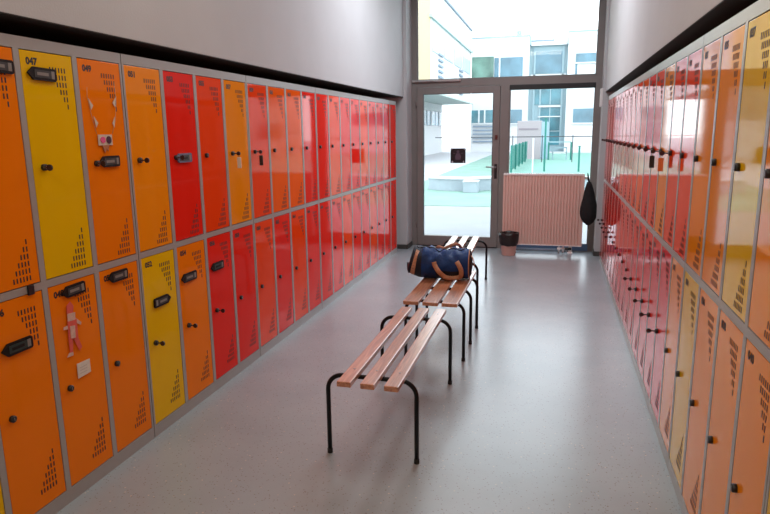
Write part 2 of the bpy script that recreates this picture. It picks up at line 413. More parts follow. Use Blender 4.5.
# magnetic name tags on the left doors
INK = mat('card_grey', (.035, .03, .03), .6, noise=.4, nscale=90); CARD = mat('card_pale', (.22, .19, .17), .5)
RIM = mat('tag_rim_brown', (.012, .007, .006), .6, spec=.2); BLUE = mat('tag_blue_grey', (.10, .13, .22), .4); TEAL = mat('card_teal_dark', (.02, .04, .035), .4)
def name_tag(y, z, tilt, flip, label, w=.135, h=.046, rim=RIM, inner=INK):
    s = -1 if flip else 1
    t = thing('name_tag', label, 'name tag', (XL+.0015, y, z), PI/2, 'magnetic name tags on the left locker doors')
    t.rotation_euler = (0, -tilt, PI/2)
    t.rotation_mode = 'XYZ'
    def outl(w, h, n): return [(s*u, v) for u, v in ((-w/2, 0), (-w/2+n, -h/2), (w/2-.006, -h/2), (w/2, -h/2+.006), (w/2, h/2-.006), (w/2-.006, h/2), (-w/2+n, h/2))]
    bm = bmesh.new(); prism(bm, outl(w, h, .026), -.007, 0); obj('holder', bm, rim, t)
    bm = bmesh.new(); prism(bm, [(s*u, v) for u, v in ((-w*.28, -h*.3), (w*.30, -h*.3), (w*.30, h*.3), (-w*.28, h*.3))], -.0085, -.006); c = obj('card', bm, inner, t)
    bm = bmesh.new(); prism(bm, [(s*u, v) for u, v in ((w*.31, -h*.3), (w*.42, -h*.3), (w*.42, h*.3), (w*.31, h*.3))], -.0083, -.006); obj('end_strip', bm, CARD, t)
    bm = bmesh.new()
    prism(bm, [(s*u, v) for u, v in ((-w*.2, -h*.12), (w*.2, -h*.12), (w*.2, h*.12), (-w*.2, h*.12))], -.0089, -.0083); obj('name_strip', bm, CARD if inner is INK else RIM, c)
    return t
name_tag(1.775, 1.690, -.02, False, 'dark pointed name tag cut by left photo edge on orange upper door')
name_tag(1.968, 1.677, -.02, False, 'dark pointed name tag under number on yellow door 047')
name_tag(2.287, 1.345, 0, False, 'dark pointed name tag beside lock of garland door 049', w=.125)
name_tag(2.845, 1.336, 0, False, 'blue-grey name tag beside the lock of an upper red door', w=.14, rim=BLUE, inner=TEAL)
name_tag(1.708, .716, .0, False, 'dark teal pointed name tag on orange lower door at left photo edge', w=.135, inner=TEAL)
name_tag(2.004, .852, .03, False, 'dark name tag beside number 048 above the paper cutout', w=.125)
name_tag(2.270, .849, 0, False, 'dark name tag beside number 050 on orange lower door', w=.125)
name_tag(2.570, .657, 0, True, 'dark name tag pointing right on yellow lower door 052', w=.135)
name_tag(2.812, .720, 0, False, 'dark name tag on orange lower door 054', w=.14)
name_tag(3.100, .717, 0, False, 'small dark name tag on red lower door 056', w=.135, inner=TEAL)
bm = bmesh.new(); box(bm, XL, XL+.008, 1.785, 1.812, .885, .922, bev=.002)
tag(obj('magnet', bm, BLACK), 'tiny black magnet on grey rail between left orange doors', 'magnet')

# garland on door 049
g = thing('paper_garland', 'thin string garland of white paper pennants with small picture card on door 049', 'garland', (XL+.002, 2.275, 1.345), PI/2)
STR = mat('string_pale', (.55, .38, .22), .7); PAP = mat('white_paper', (.62, .52, .42), .8, noise=.1, nscale=60)
bm = bmesh.new()
tube(bm, [(-.077, -.001, .30), (-.082, -.001, .265), (-.068, -.001, .19), (-.048, -.001, .115)], .0009, 5)
tube(bm, [(.088, -.001, .33), (.092, -.001, .25), (.075, -.001, .17), (.048, -.001, .115)], .0009, 5)
obj('string', bm, STR, g)
for (u, v, s) in ((-.068, .235, 1), (-.048, .165, 1), (.083, .25, -1.1), (.066, .165, -.8)):
    bm = bmesh.new(); prism(bm, [(u-.009*s, v+.022), (u+.015*s, v-.006), (u+.001*s, v-.024)], -.0022, -.0008); obj('pennant', bm, PAP, g)
bm = bmesh.new(); box(bm, -.043, .043, -.0022, -.0006, .068, .112); cd = obj('card', bm, PAP, g)
bm = bmesh.new(); prism(bm, [(-.016+.015*math.cos(a*PI/6), .090+.013*math.sin(a*PI/6)) for a in range(12)], -.005, -.002); obj('pink_rosette', bm, mat('pink_paper', (.75, .08, .25), .7), cd)
bm = bmesh.new(); prism(bm, [(.020+.015*math.cos(a*PI/6), .090+.016*math.sin(a*PI/6)) for a in range(12)], -.005, -.002); obj('dark_rosette', bm, mat('plum_paper', (.06, .01, .03), .7), cd)
bm = bmesh.new(); prism(bm, [(-.022, .068), (.018, .068), (.012, .042), (.002, .052), (-.010, .036)], -.003, -.001); obj('ribbon_tail', bm, mat('brown_paper', (.42, .15, .05), .7), cd)

# paper cutout and note on door 048
pc = thing('paper_cutout', 'red and white paper cutout decoration stuck on orange door 048', 'paper cutout', (XL+.002, 1.975, .69), PI/2)
RP = mat('red_paper', (.70, .10, .07), .8, noise=.1, nscale=50); PK = mat('pale_pink_paper', (.66, .42, .34), .8, noise=.15, nscale=60)
def pp(name, poly, m, d=-.002, par=pc):
    bm = bmesh.new(); prism(bm, poly, d-.0012, d+.001); return obj(name, bm, m, par)
pp('top_piece', [(-.020, .075), (.012, .072), (.018, .100), (.004, .120), (-.016, .108)], RP)
pp('white_piece', [(-.020, .045), (.018, .042), (.022, .072), (-.018, .076)], PK, -.003)
pp('side_piece', [(.018, .030), (.046, .012), (.050, .022), (.020, .050)], PK)
pp('side_piece', [(-.020, .030), (-.044, .028), (-.046, .018), (-.020, .014)], PK)
pp('middle_piece', [(-.026, -.030), (.024, -.034), (.026, .044), (-.022, .046)], RP, -.0025)
pp('white_piece', [(-.016, -.026), (.008, -.030), (.012, .020), (-.014, .024)], PK, -.0045)
pp('leg_piece', [(-.026, -.030), (-.004, -.032), (-.012, -.085), (-.026, -.082)], RP)
pp('leg_piece', [(.000, -.032), (.024, -.034), (.040, -.080), (.024, -.090)], RP)
pp('foot_piece', [(-.044, -.096), (-.010, -.098), (-.010, -.084), (-.030, -.082)], PK)
pn = thing('paper_note', 'small white paper note on orange door 048 below the paper cutout', 'note', (XL+.002, 2.013, .517), PI/2)
bm = bmesh.new(); prism(bm, [(-.036, -.030), (.036, -.027), (.037, .030), (-.035, .032)], -.002, 0); nt_ = obj('sheet', bm, mat('note_paper', (.70, .63, .55), .8, noise=.05, nscale=50), pn)
bm = bmesh.new()
for q in range(3): box(bm, -.022, .018, -.0024, -.0018, .010-q*.012, .012-q*.012)
obj('faint_line', bm, mat('faint_print', (.45, .38, .33), .8), nt_)

# ------------------------------------------------------------------ benches
def arc_frame(y, x0, x1, r=.07, top=.385):
    pts = [(x0, y, 0.012), (x0, y, top-r)]
    for a in range(1, 9): pts.append((x0+r-r*math.cos(a*PI/16), y, top-r+r*math.sin(a*PI/16)))
    for a in range(0, 9): pts.append((x1-r+r*math.sin(a*PI/16), y, top-r+r*math.cos(a*PI/16)))
    pts.append((x1, y, .012)); return pts
CAPM = mat('rubber_foot', (.02, .02, .02), .8)
SCREW = mat('screw_head', (.25, .2, .18), .35, metal=1)
def bench(label, slats, y0, y1, frames, x0, x1, skew=0):
    t = thing('bench', label, 'bench', ((x0+x1)/2, (y0+y1)/2, 0), 0, 'slatted wooden benches down the middle')
    cx, cy = (x0+x1)/2, (y0+y1)/2
    for a, b in slats:
        bm = bmesh.new(); box(bm, a-cx, b-cx, y0-cy, y1-cy, .397, .421, bev=.004)
        s = obj('slat', bm, WOOD, t)
        for fy in (frames[0], frames[-1]):
            bm = bmesh.new(); lathe(bm, [(.006, .4205), (.006, .4216), (.0005, .422)], ((a+b)/2-cx, fy-cy), 10); obj('screw', bm, SCREW, s)
    for fy in frames:
        bm = bmesh.new(); tube(bm, [(p[0]-cx, p[1]-cy, p[2]) for p in arc_frame(fy, x0, x1)], .0105, 12)
        fr = obj('leg_frame', bm, TUBE, t)
        for xx in (x0, x1):
            bm = bmesh.new(); lathe(bm, [(.001, 0), (.0125, 0), (.0125, .02), (.0106, .022)], (xx-cx, fy-cy), 12); obj('foot_cap', bm, CAPM, fr)
    return t
bench('nearest slatted wooden bench, empty, with black tube legs', [(-.858, -.796), (-.754, -.692), (-.650, -.588)], 2.345, 3.53, [2.5, 3.42], -.955, -.545)
bench('middle wooden bench with three leg frames, carrying the blue sports bag', [(-.882, -.785), (-.760, -.663), (-.640, -.543)], 3.655, 4.60, [3.81, 4.15, 4.51], -.902, -.522)
bench('farthest slatted wooden bench, nearest to the glass door, behind the sports bag', [(-.950, -.886), (-.846, -.782), (-.742, -.678)], 4.93, 6.16, [5.04, 6.09], -1.022, -.602).rotation_euler.z = math.radians(2.0)

# ------------------------------------------------------------------ sports bag
NAVY = mat('navy_nylon', (.004, .036, .16), .55, noise=.25, nscale=9, bump=.9, bscale=16, spec=.3)
NAVYD = mat('dark_navy_nylon', (.006, .008, .018), .7, noise=.2, nscale=12, bump=.4, bscale=18)
TAN = mat('tan_webbing', (.50, .27, .165), .7, noise=.12, nscale=90)
bag = thing('sports_bag', 'blue duffel sports bag with tan handles lying on the middle bench', 'bag', (-.765, 4.335, .4255), math.radians(3))
RB = .112
def bag_pt(u, a, k=1.0):
    """u in -1..1 along the bag, a angle round it; returns local point"""
    L = .208
    sag = .007*math.exp(-((u-.1)/.5)**2) + .005*math.sin(u*4.1+1)
    r = RB*k*(1-.10*abs(u)**6)
    y = r*1.10*math.cos(a)*(1+.03*math.sin(3*u+2*a))
    z = r*.98*math.sin(a)
    z = z - (sag*max(0, math.sin(a)))
    z += (.007*math.sin(9*u+3*a)+.005*math.sin(17*u-4*a)+.004*math.sin(23*u+7*a))*max(0, math.sin(a)+.3)*(1-abs(u)**6)
    y += .006*math.sin(13*u+5*a)*(1-abs(u)**6)
    if u < -.6: z += .018*((-u-.6)/.4)*max(0, math.sin(a)); y *= 1+.06*((-u-.6)/.4)
    lift = .045*(max(0, -u-.6)/.4)
    z = max(z, -RB*.90+lift)
    return Vector((u*L+.022*max(0, -u-.5)*math.sin(a)*2, y, z+RB*.90))
bm = bmesh.new(); NU, NA = 28, 32
rows = [[bm.verts.new(bag_pt(-1+2*i/NU, 2*PI*j/NA)) for j in range(NA)] for i in range(NU+1)]
for A, B in zip(rows, rows[1:]):
    for j in range(NA):
        f = bm.faces.new((A[j], A[(j+1) % NA], B[(j+1) % NA], B[j])); f.smooth = True
bd = obj('body', bm, NAVY, bag)
for s in (-1, 1):
    bm = bmesh.new(); cs = []
    for k, off in ((1.0, 0), (.8, .010), (.4, .016), (.02, .018)):
        rr = []
        for j in range(NA):
            p = bag_pt(s, 2*PI*j/NA); c = bag_pt(s, 0)*.0 + Vector((p.x, 0, RB*.88))
            q = c+(p-c)*k; q.x += s*off; rr.append(bm.verts.new(q))
        cs.append(rr)
    for A, B in zip(cs, cs[1:]):
        for j in range(NA):
            f = bm.faces.new((A[j], A[(j+1) % NA], B[(j+1) % NA], B[j])); f.smooth = True
    bm.faces.new(cs[-1])
    ep = obj('end_panel', bm, NAVYD, bag)
    bm = bmesh.new(); tube(bm, [bag_pt(s*.99, 2*PI*j/NA, 1.012) for j in range(NA+1)], .0042, 6); obj('piping', bm, NAVYD if s < 0 else TAN, ep)
    E_ = [Vector((s*(.208+o_), -.03-.02*s, RB*.9+z_)) for o_, z_ in ((.012, .07), (.026, .05), (.034, .02), (.036, 0), (.034, -.02), (.026, -.05), (.012, -.07))]
    bm = bmesh.new(); rs = [[bm.verts.new(p+Vector((a_, b_, 0))) for a_, b_ in ((0, -.016), (0, .016), (-.003*s, .016), (-.003*s, -.016))] for p in E_]
    for A, B in zip(rs, rs[1:]):
        for q in range(4): bm.faces.new((A[q], A[(q+1) % 4], B[(q+1) % 4], B[q]))
    bm.faces.new(rs[0]); bm.faces.new(rs[-1][::-1])
    if s > 0: obj('end_handle', bm, TAN, ep)
    else: bm.free()
bm = bmesh.new()
br = [[bm.verts.new(bag_pt(-1+.40*i/6, 2*PI*j/NA, 1.010)) for j in range(NA)] for i in range(7)]
for A, B in zip(br, br[1:]):
    for j in range(NA):
        f = bm.faces.new((A[j], A[(j+1) % NA], B[(j+1) % NA], B[j])); f.smooth = True
eb = obj('end_band', bm, NAVYD, bag)
bm = bmesh.new(); rs = []
for j in range(13):
    a = PI-1.05+j/12*2.0; u0 = -.86-.10*j/12
    A_, B_ = bag_pt(u0, a, 1.03), bag_pt(u0+.13, a, 1.03); C_, D_ = bag_pt(u0+.13, a, 1.005), bag_pt(u0, a, 1.005)
    rs.append([bm.verts.new(p) for p in (A_, B_, C_, D_)])
for A, B in zip(rs, rs[1:]):
    for q in range(4): bm.faces.new((A[q], A[(q+1) % 4], B[(q+1) % 4], B[q]))
bm.faces.new(rs[0]); bm.faces.new(rs[-1][::-1])
obj('tan_trim', bm, TAN, eb)
# dark middle panel under the grips
bm = bmesh.new()
pr = [[bm.verts.new(bag_pt(-.10+.95*i/10, PI+.30+ .85*j/8, 1.012)) for j in range(9)] for i in range(11)]
for i in range(10):
    for j in range(8):
        f = bm.faces.new((pr[i][j], pr[i+1][j], pr[i+1][j+1], pr[i][j+1])); f.smooth = True
pnl = obj('front_pocket', bm, NAVYD, bag)
GM = mat('dull_gold_print', (.16, .14, .06), .6)
for i in range(5):
    bm = bmesh.new()
    u0 = .30+i*.075; A = [bag_pt(u0, PI+.58, 1.02), bag_pt(u0+.035, PI+.58, 1.02), bag_pt(u0+.035, PI+.80, 1.02), bag_pt(u0, PI+.80, 1.02)]
    B = [p+Vector((0, -.001, 0)) for p in A]
    va = [bm.verts.new(p) for p in A]; vb = [bm.verts.new(p) for p in B]
    bm.faces.new(va); bm.faces.new(vb[::-1])
    for q in range(4): bm.faces.new((va[q], va[(q+1) % 4], vb[(q+1) % 4], vb[q]))
    obj('faded_print_stroke', bm, GM, pnl)
def strap(pts, w, name):
    """flat webbing band following pts, width along x-ish"""
    bm = bmesh.new(); P = [Vector(p) for p in pts]; rs = []
    for i, p in enumerate(P):
        d = (P[min(i+1, len(P)-1)]-P[max(i-1, 0)]).normalized()
        nrm = Vector((0, -1, .25)).normalized(); side = d.cross(nrm).normalized()
        rs.append([bm.verts.new(p+side*w/2+nrm*.002), bm.verts.new(p-side*w/2+nrm*.002), bm.verts.new(p-side*w/2-nrm*.002), bm.verts.new(p+side*w/2-nrm*.002)])
    for A, B in zip(rs, rs[1:]):
        for q in range(4):
            f = bm.faces.new((A[q], A[(q+1) % 4], B[(q+1) % 4], B[q])); f.smooth = q in (0, 2)
    bm.faces.new(rs[0]); bm.faces.new(rs[-1][::-1])
    return obj(name, bm, TAN, bag)
def sp(u, a, o=.007): 
    p = bag_pt(u, a, 1.0); n = Vector((0, math.cos(a), math.sin(a))); return p+n*o
pts = [sp(-.16, PI-.30), sp(-.12, PI-.05, .012), sp(.02, PI+.25, .018), sp(.18, PI+.55, .022), sp(.32, PI+.66, .020), sp(.48, PI+.70, .018),
       sp(.64, PI+.66, .018), sp(.74, PI+.52, .02), sp(.76, PI+.2, .018), sp(.70, PI-.1, .012), sp(.60, PI-.32)]
def smooth(P, n=4):
    out = []
    P = [Vector(p) for p in P]
    for i in range(len(P)-1):
        a, b, c, d = P[max(i-1, 0)], P[i], P[i+1], P[min(i+2, len(P)-1)]
        for k in range(n):
            t = k/n
            out.append(.5*((2*b)+(c-a)*t+(2*a-5*b+4*c-d)*t*t+(3*b-a-3*c+d)*t**3))
    out.append(P[-1]); return out
strap(smooth(pts), .032, 'handle')
pts = [sp(-.22, .55), sp(-.15, .9, .014), sp(.1, 1.25, .02), sp(.45, 1.3, .018), sp(.62, .9, .014), sp(.66, .5)]
strap(smooth(pts), .022, 'handle')
bm = bmesh.new(); tube(bm, [bag_pt(-.9+1.8*i/16, PI/2+.12, 1.008) for i in range(17)], .0045, 6); obj('zipper', bm, NAVYD, bag)

# ------------------------------------------------------------------ radiator, bin, hanging bag
RADM = mat('rose_beige_enamel', (.72, .50, .43), .42, noise=.02, nscale=5)
RADW = mat('white_enamel', (.86, .82, .80), .4, noise=.02)
rad = thing('radiator', 'pinkish beige panel radiator standing in front of the right hand window', 'radiator', (-.12, 7.62, 0))
bm = bmesh.new(); x0, x1 = -.466, .452; n = 26; pitch = (x1-x0-.03)/n
prof = [(x0, 0.0)]
xs = x0+.015; prof.append((xs, 0.0))
for i in range(n):
    a = xs+i*pitch
    prof += [(a+pitch*.16, .015), (a+pitch*.34, .015), (a+pitch*.46, 0), (a+pitch, 0)]
prof.append((x1, 0))
za, zb_ = .10, .925
A = [bm.verts.new((u, v, za)) for u, v in prof]; B = [bm.verts.new((u, v, zb_)) for u, v in prof]
for i in range(len(prof)-1): bm.faces.new((A[i], A[i+1], B[i+1], B[i]))
box(bm, x0, x1, .0165, .03, za, zb_)
obj('front_panel', bm, RADM, rad)
obj('back_panel', boxes((x0, x1, .07, .085, za, zb_)), RADM, rad)
bm = boxes((x0-.006, x1+.006, -.004, .09, .925, .948), bev=.005)
tg = obj('top_grille', bm, RADW, rad)
bm = bmesh.new()
for i in range(44): box(bm, x0+.02+i*.0207, x0+.031+i*.0207, .012, .074, .9475, .9488)
obj('grille_slot', bm, mat('grille_dark', (.2, .17, .16), .6), tg)
for s in (x0-.006, x1): obj('side_cover', boxes((s, s+.006, -.003, .088, .095, .93)), RADM, rad)
obj('bottom_rim', boxes((x0, x1, -.002, .03, .090, .101), bev=.002), RADW, rad)
for xx in (-.33, .33):
    o = obj('floor_bracket', boxes((xx-.02, xx+.02, .035, .065, 0, .10), (xx-.03, xx+.03, .02, .08, 0, .006)), RADW, rad)
bm = bmesh.new(); tube(bm, [(.18, .03, .055), (.27, .03, .055)], .012); tube(bm, [(.20, .03, 0), (.20, .03, .10)], .009); tube(bm, [(.25, .03, 0), (.25, .03, .10)], .009)
v_ = obj('valve_block', bm, RADW, rad)
bm = bmesh.new(); tube(bm, [(-.30, .045, .036), (.19, .045, .036)], .010); obj('supply_pipe', bm, mat('light_blue_pipe', (.35, .50, .68), .4), rad)
bm = bmesh.new(); tube(bm, [(.20, .028, .055), (.20, -.02, .050), (.20, -.03, .048)], [.013, .015, .012], 12); obj('valve_cap', bm, RADW, v_)
bm = bmesh.new(); tube(bm, [(.27, .03, .055), (.30, .03, .055), (.345, .03, .055)], [.015, .017, .015], 12); obj('valve_body', bm, BLACK, v_)
bm = bmesh.new(); tube(bm, [(x1+.006, .03, .90), (x1+.03, .03, .90), (x1+.055, .03, .90)], [.012, .017, .015], 12); obj('thermostat_head', bm, RADW, rad)

bn = thing('waste_bin', 'small pink waste bin with black liner in front of the radiator', 'waste bin', (-.495, 7.415, 0))
BINM = mat('pale_pink_plastic', (.72, .47, .40), .5, noise=.03)
bm = bmesh.new(); rr = lathe(bm, [(.002, .004), (.072, .004), (.076, .0), (.080, .008), (.100, .225), (.104, .23), (.100, .23), (.096, .22), (.074, .012), (.002, .012)], seg=28)
obj('bin_body', bm, BINM, bn)
LIN = mat('black_bin_liner', (.014, .011, .011), .35, noise=.3, nscale=20, bump=.5, bscale=30)
bm = bmesh.new(); seg = 36; rings = []
for k, (r, z) in enumerate([(.096, .12), (.100, .255), (.108, .272), (.117, .268), (.119, .24), (.114, .19), (.110, .15)]):
    ring_ = []
    for j in range(seg):
        a = 2*PI*j/seg; w = 1+.025*math.sin(7*a+k)+.015*math.sin(13*a)
        zz = z + (0.012*math.sin(3*a+.7)+.01*math.sin(8*a) if k >= 5 else .003*math.sin(5*a))
        if k == 6: zz += -.035*max(0, math.cos((a-1.5*PI)*1.0))**6
        ring_.append(bm.verts.new((r*w*math.cos(a), r*w*math.sin(a), zz)))
    rings.append(ring_)
for A, B in zip(rings, rings[1:]):
    for j in range(seg):
        f = bm.faces.new((A[j], A[(j+1) % seg], B[(j+1) % seg], B[j])); f.smooth = True
obj('liner', bm, LIN, bn)

BKF = mat('black_fabric', (.008, .008, .009), .85, noise=.3, nscale=25, bump=.6, bscale=25)
hb = thing('drawstring_bag', 'black drawstring sack hanging from the top right corner of the radiator', 'bag', (.385, 7.565, .36))
bm = bmesh.new(); seg = 28; rings = []
for k in range(17):
    t = k/16; z = .50*t
    r = .084*(math.sin(PI*min(1, (t*1.9+.02))**.8/1.0) if False else 1)
    prof_r = [.018, .055, .076, .088, .094, .096, .094, .090, .084, .077, .070, .064, .058, .051, .043, .034, .022][k]
    rg = []
    for j in range(seg):
        a = 2*PI*j/seg; w = 1+.05*math.sin(5*a+t*3)*(.3+t)+.03*math.sin(9*a)
        rg.append(bm.verts.new((prof_r*w*math.cos(a)+.012*(1-t), prof_r*.52*w*math.sin(a), z)))
    rings.append(rg)
for A, B in zip(rings, rings[1:]):
    for j in range(seg):
        f = bm.faces.new((A[j], A[(j+1) % seg], B[(j+1) % seg], B[j])); f.smooth = True
bm.faces.new(rings[0][::-1]); bm.faces.new(rings[-1])
obj('sack', bm, BKF, hb)
bm = bmesh.new(); tube(bm, [(-.004, 0, .49), (-.016, -.002, .53), (-.018, .03, .575), (-.018, .06, .595), (-.012, .06, .575), (.004, 0, .49)], .006, 8)
obj('cord', bm, BKF, hb)
bm = bmesh.new(); tube(bm, [(.015, -.01, .012), (.018, -.012, -.02), (.016, -.012, -.045)], .0035, 6); obj('cord_end', bm, BKF, hb)

# ------------------------------------------------------------------ outdoors
PAVE = mat('pale_paving', (.235, .235, .243), .85, noise=.04, nscale=2, bump=.1)
TURF = mat('green_turf', (.165, .265, .215), .95, noise=.10, nscale=1.2, bump=.3, bscale=80)
COURT = mat('teal_court', (.15, .28, .225), .9, noise=.05, nscale=1)
ROAD = mat('light_concrete_ground', (.40, .385, .39), .9, noise=.03, nscale=.5)
WH = mat('white_render', (.66, .65, .655), .8, noise=.02, nscale=.6)
CON = mat('bluish_concrete', (.30, .34, .37), .85, noise=.08, nscale=3)
CONT = mat('white_concrete_cap', (.50, .51, .52), .8, noise=.03)
YEL = mat('pale_yellow_render', (.62, .45, .25), .8, noise=.02)
WIN = mat('blue_glazing', (.09, .19, .25), .15, noise=.35, nscale=.7, spec=.6)
WIN2 = mat('teal_glazing', (.05, .17, .21), .15, noise=.45, nscale=.9, spec=.6)
PALEG = mat('pale_glass_frame', (.27, .37, .41), .4, noise=.05)
LOUV = mat('grey_blue_louvre', (.22, .27, .34), .6, noise=.05)
TEALM = mat('teal_painted_steel', (.008, .15, .12), .5, noise=.08, nscale=3)
struct('ground', boxes((-45, 40, YE+.1, 110, -.30, -.045)), ROAD)
struct('terrace', boxes((-14, 14, YE+.1, 12.33, -.30, -.02)), PAVE)
o = obj('lawn', boxes((-3.05-3, 12, 12.33, 17, -.044, -.012), (-3.8, -1.9, 17, 29.9, -.044, -.012), (-3.8, -2.1, 33.3, 42, -.044, -.012), (-3.8, -2.1, 29.9, 33.3, -.044, -.018)), TURF); tag(o, 'flat green artificial turf around the low curved wall', 'turf'); o['kind'] = 'stuff'
o = obj('sports_court', boxes((-1.9, 25, 17, 41.8, -.25, -.016)), COURT); o['kind'] = 'structure'; o['label'] = 'teal sports court surface behind the window'
def t1(name, bm, m, label, cat, group=None): return tag(obj(name, bm, m), label, cat, group)
# low curved wall (seat) outside the door
lw = thing('low_wall', 'low bluish concrete wall with white top edging the turf outside the door', 'wall', (-2.1, 15.4, 0))
path = [(-3.05, 15.95), (-2.75, 15.72), (-2.45, 15.62), (-2.05, 15.60), (-1.75, 15.80), (-1.45, 16.02), (-1.05, 16.1), (-.6, 15.95), (-.2, 15.9), (.4, 15.98), (1.0, 16.2), (1.8, 16.6)]
def wallstrip(bm, path, t, z0, z1):
    P = [Vector((x+2.1, y-15.4, 0)) for x, y in path]; R_ = []
    for i, p in enumerate(P):
        d = (P[min(i+1, len(P)-1)]-P[max(i-1, 0)]).normalized(); n = Vector((-d.y, d.x, 0))
        R_.append([bm.verts.new(p-n*t/2+Vector((0, 0, z0))), bm.verts.new(p+n*t/2+Vector((0, 0, z0))), bm.verts.new(p+n*t/2+Vector((0, 0, z1))), bm.verts.new(p-n*t/2+Vector((0, 0, z1)))])
    for A, B in zip(R_, R_[1:]):
        for q in range(4): bm.faces.new((A[q], A[(q+1) % 4], B[(q+1) % 4], B[q]))
    bm.faces.new(R_[0]); bm.faces.new(R_[-1][::-1])
bm = bmesh.new(); wallstrip(bm, path, .28, -.011, .27); obj('wall_body', bm, CON, lw)
bm = bmesh.new(); wallstrip(bm, path, .34, .27, .315); obj('coping', bm, CONT, lw)
cb = thing('concrete_block', 'bluish concrete seat block standing in front of the low wall', 'block', (-1.955, 15.22, -.012))
obj('block_body', boxes((-.175, .175, -.17, .2, 0, .25), bev=.01), CON, cb); obj('seat_top', boxes((-.185, .185, -.18, .2, .25, .28), bev=.006), CONT, cb)
# fences and posts
fc = thing('slatted_fence', 'short teal slatted fence panel running away on the left of the court', 'fence', (-1.5, 22.6, -.016))
for i in range(5):
    y = i*1.85; x = i*.033
    bm = bmesh.new(); box(bm, x-.03, x+.03, y, y+.06, 0, .95); obj('post', bm, TEALM, fc)
    bm = bmesh.new()
    for k in range(14): box(bm, x-.012, x+.012, y+.08+k*.125, y+.195+k*.125, .08, .92)
    box(bm, x-.008, x+.008, y+.06, y+1.85, .84, .88); box(bm, x-.008, x+.008, y+.06, y+1.85, .12, .16)
    obj('slat_panel', bm, TEALM, fc)
def post(x, y, z, label, m=TEALM, w=.032, name='steel_post'):
    p = thing(name, label, 'post', (x, y, -.016), 0)
    obj('shaft', boxes((-w, w, -w, w, 0, z)), m, p); obj('cap', boxes((-w*1.3, w*1.3, -w*1.3, w*1.3, z, z+.03)), m, p)
post(-.38, 23.3, 1.85, 'tall teal post rising in front of the glass stair tower')
post(.80, 23.3, .87, 'short teal post at the right of the court')
post(-.77, 22.7, 1.15, 'thin white post beside the teal slatted fence', WH, .022)
gl = thing('goal_frame', 'small pale goal frame at the far side of the court', 'goal', (.18, 32.3, -.016))
for s in (-.53, .53): obj('goal_post', boxes((s-.04, s+.04, -.04, .04, 0, .86)), TEALM, gl)
obj('crossbar', boxes((-.53, .53, -.03, .03, .84, .90)), PALEG, gl); obj('lower_bar', boxes((-.35, .35, .3, .36, .30, .37)), WH, gl)
obj('net_frame', boxes((-.35, -.30, .3, .36, 0, .6), (.30, .35, .3, .36, 0, .6), (-.35, .35, .3, .36, .56, .62)), PALEG, gl)
rl = thing('wire_fence', 'thin dark rail with slim posts running right across behind the glass', 'fence', (0, 30, -.016))
DK = mat('dark_galvanised', (.05, .05, .055), .5)
obj('top_rail', boxes((-5.6, 8, -.018, .018, 1.135, 1.175)), DK, rl)
for x in (-1.95, -.62, .72, 2.05): obj('fence_post', boxes((x-.02, x+.02, -.02, .02, 0, 1.22)), DK, rl)
ct = thing('storage_shed', 'pale pinkish shed with bluish side in front of the building', 'shed', (-1.37, 33.2, -.045))
obj('shed_body', boxes((-.58, .62, 0, 3.0, 0, 1.95), bev=.02), mat('pale_rose_sheet', (.36, .31, .325), .7, noise=.03), ct)
obj('shed_stripe', boxes((-.50, .45, -.02, 0, 1.50, 1.58)), mat('greyed_rose', (.24, .19, .22), .7), ct)
obj('side_panel', boxes((.60, .95, .05, 3.0, 0, 1.9)), mat('greyish_blue_sheet', (.28, .38, .45), .7, noise=.05), ct)
nb = thing('notice_board', 'dark teal board standing near base of the glass stair tower', 'board', (-.88, 37.5, -.045))
obj('board_panel', boxes((-.27, .27, -.03, .03, .55, 1.08)), mat('dark_teal_board', (.02, .14, .15), .5, noise=.3, nscale=6), nb)
obj('board_leg', boxes((-.25, -.20, -.03, .03, 0, .55), (.20, .25, -.03, .03, 0, .55)), PALEG, nb)

# main building across the court (front at y = 45)
mb = thing('school_building', 'white school building with blue window bands and glass stair tower across the court', 'building', (0, 45, -.045))
obj('left_block', boxes((-5.87, -1.98, 0, 14, 0, 7.75)), WH, mb)
obj('right_block', boxes((.53, 14, 0, 14, 0, 7.88)), WH, mb)
tw = obj('stair_tower', boxes((-1.98, .53, .8, 14, 0, 7.1)), PALEG, mb)
obj('tower_roof', boxes((-1.98, .53, .55, .9, 7.1, 7.35)), WH, mb)
for (a, b, c_, d_) in ((-1.62, .2, 5.3, 6.72), (-1.62, .2, 3.2, 4.95), (-1.2, .2, 1.45, 3.0), (-.5, .2, .45, 1.35)):
    obj('tower_glazing', boxes((a, b, .74, .82, c_, d_)), WIN2 if c_ < 5 else WIN, mb)
obj('tower_mullion', boxes((-1.25, -1.15, .70, .76, .3, 5.2), (-.55, -.48, .70, .76, .3, 5.0), (.18, .30, .66, .8, .2, 7.0), (-1.70, -1.58, .66, .8, .2, 7.0)), PALEG, mb)
obj('tower_band', boxes((-1.9, .45, .66, .76, 4.98, 5.22), (-1.3, .2, .66, .76, 3.02, 3.14), (-1.3, .2, .66, .76, 2.35, 2.42)), WH, mb)
def window(x0, x1, z0, z1, m=WIN, mull=(), y=0):
    f = obj('window', boxes((x0, x1, y-.05, y+.03, z0, z1)), m, mb)
    bs = [(x0-.08, x1+.08, y-.10, y, z0-.10, z0-.02)]
    for q in mull: bs.append((q-.05, q+.05, y-.09, y, z0, z1))
    obj('window_sill', boxes(*bs), WH, f)
window(-5.85, -4.35, 4.75, 6.45, mat('green_blue_glazing', (.12, .21, .17), .2, noise=.5, nscale=.8), ())
window(-4.30, -2.40, 4.75, 6.35, WIN, (-3.95,))
window(-3.15, -2.35, 1.98, 2.88); window(-5.8, -4.25, 2.02, 2.88, WIN2, (-5.3, -4.9))
window(1.03, 5.5, 5.87, 6.42); window(1.03, 1.15, 5.0, 5.87); window(1.02, 2.33, 1.95, 2.86); window(3.2, 5.4, 1.95, 2.86)
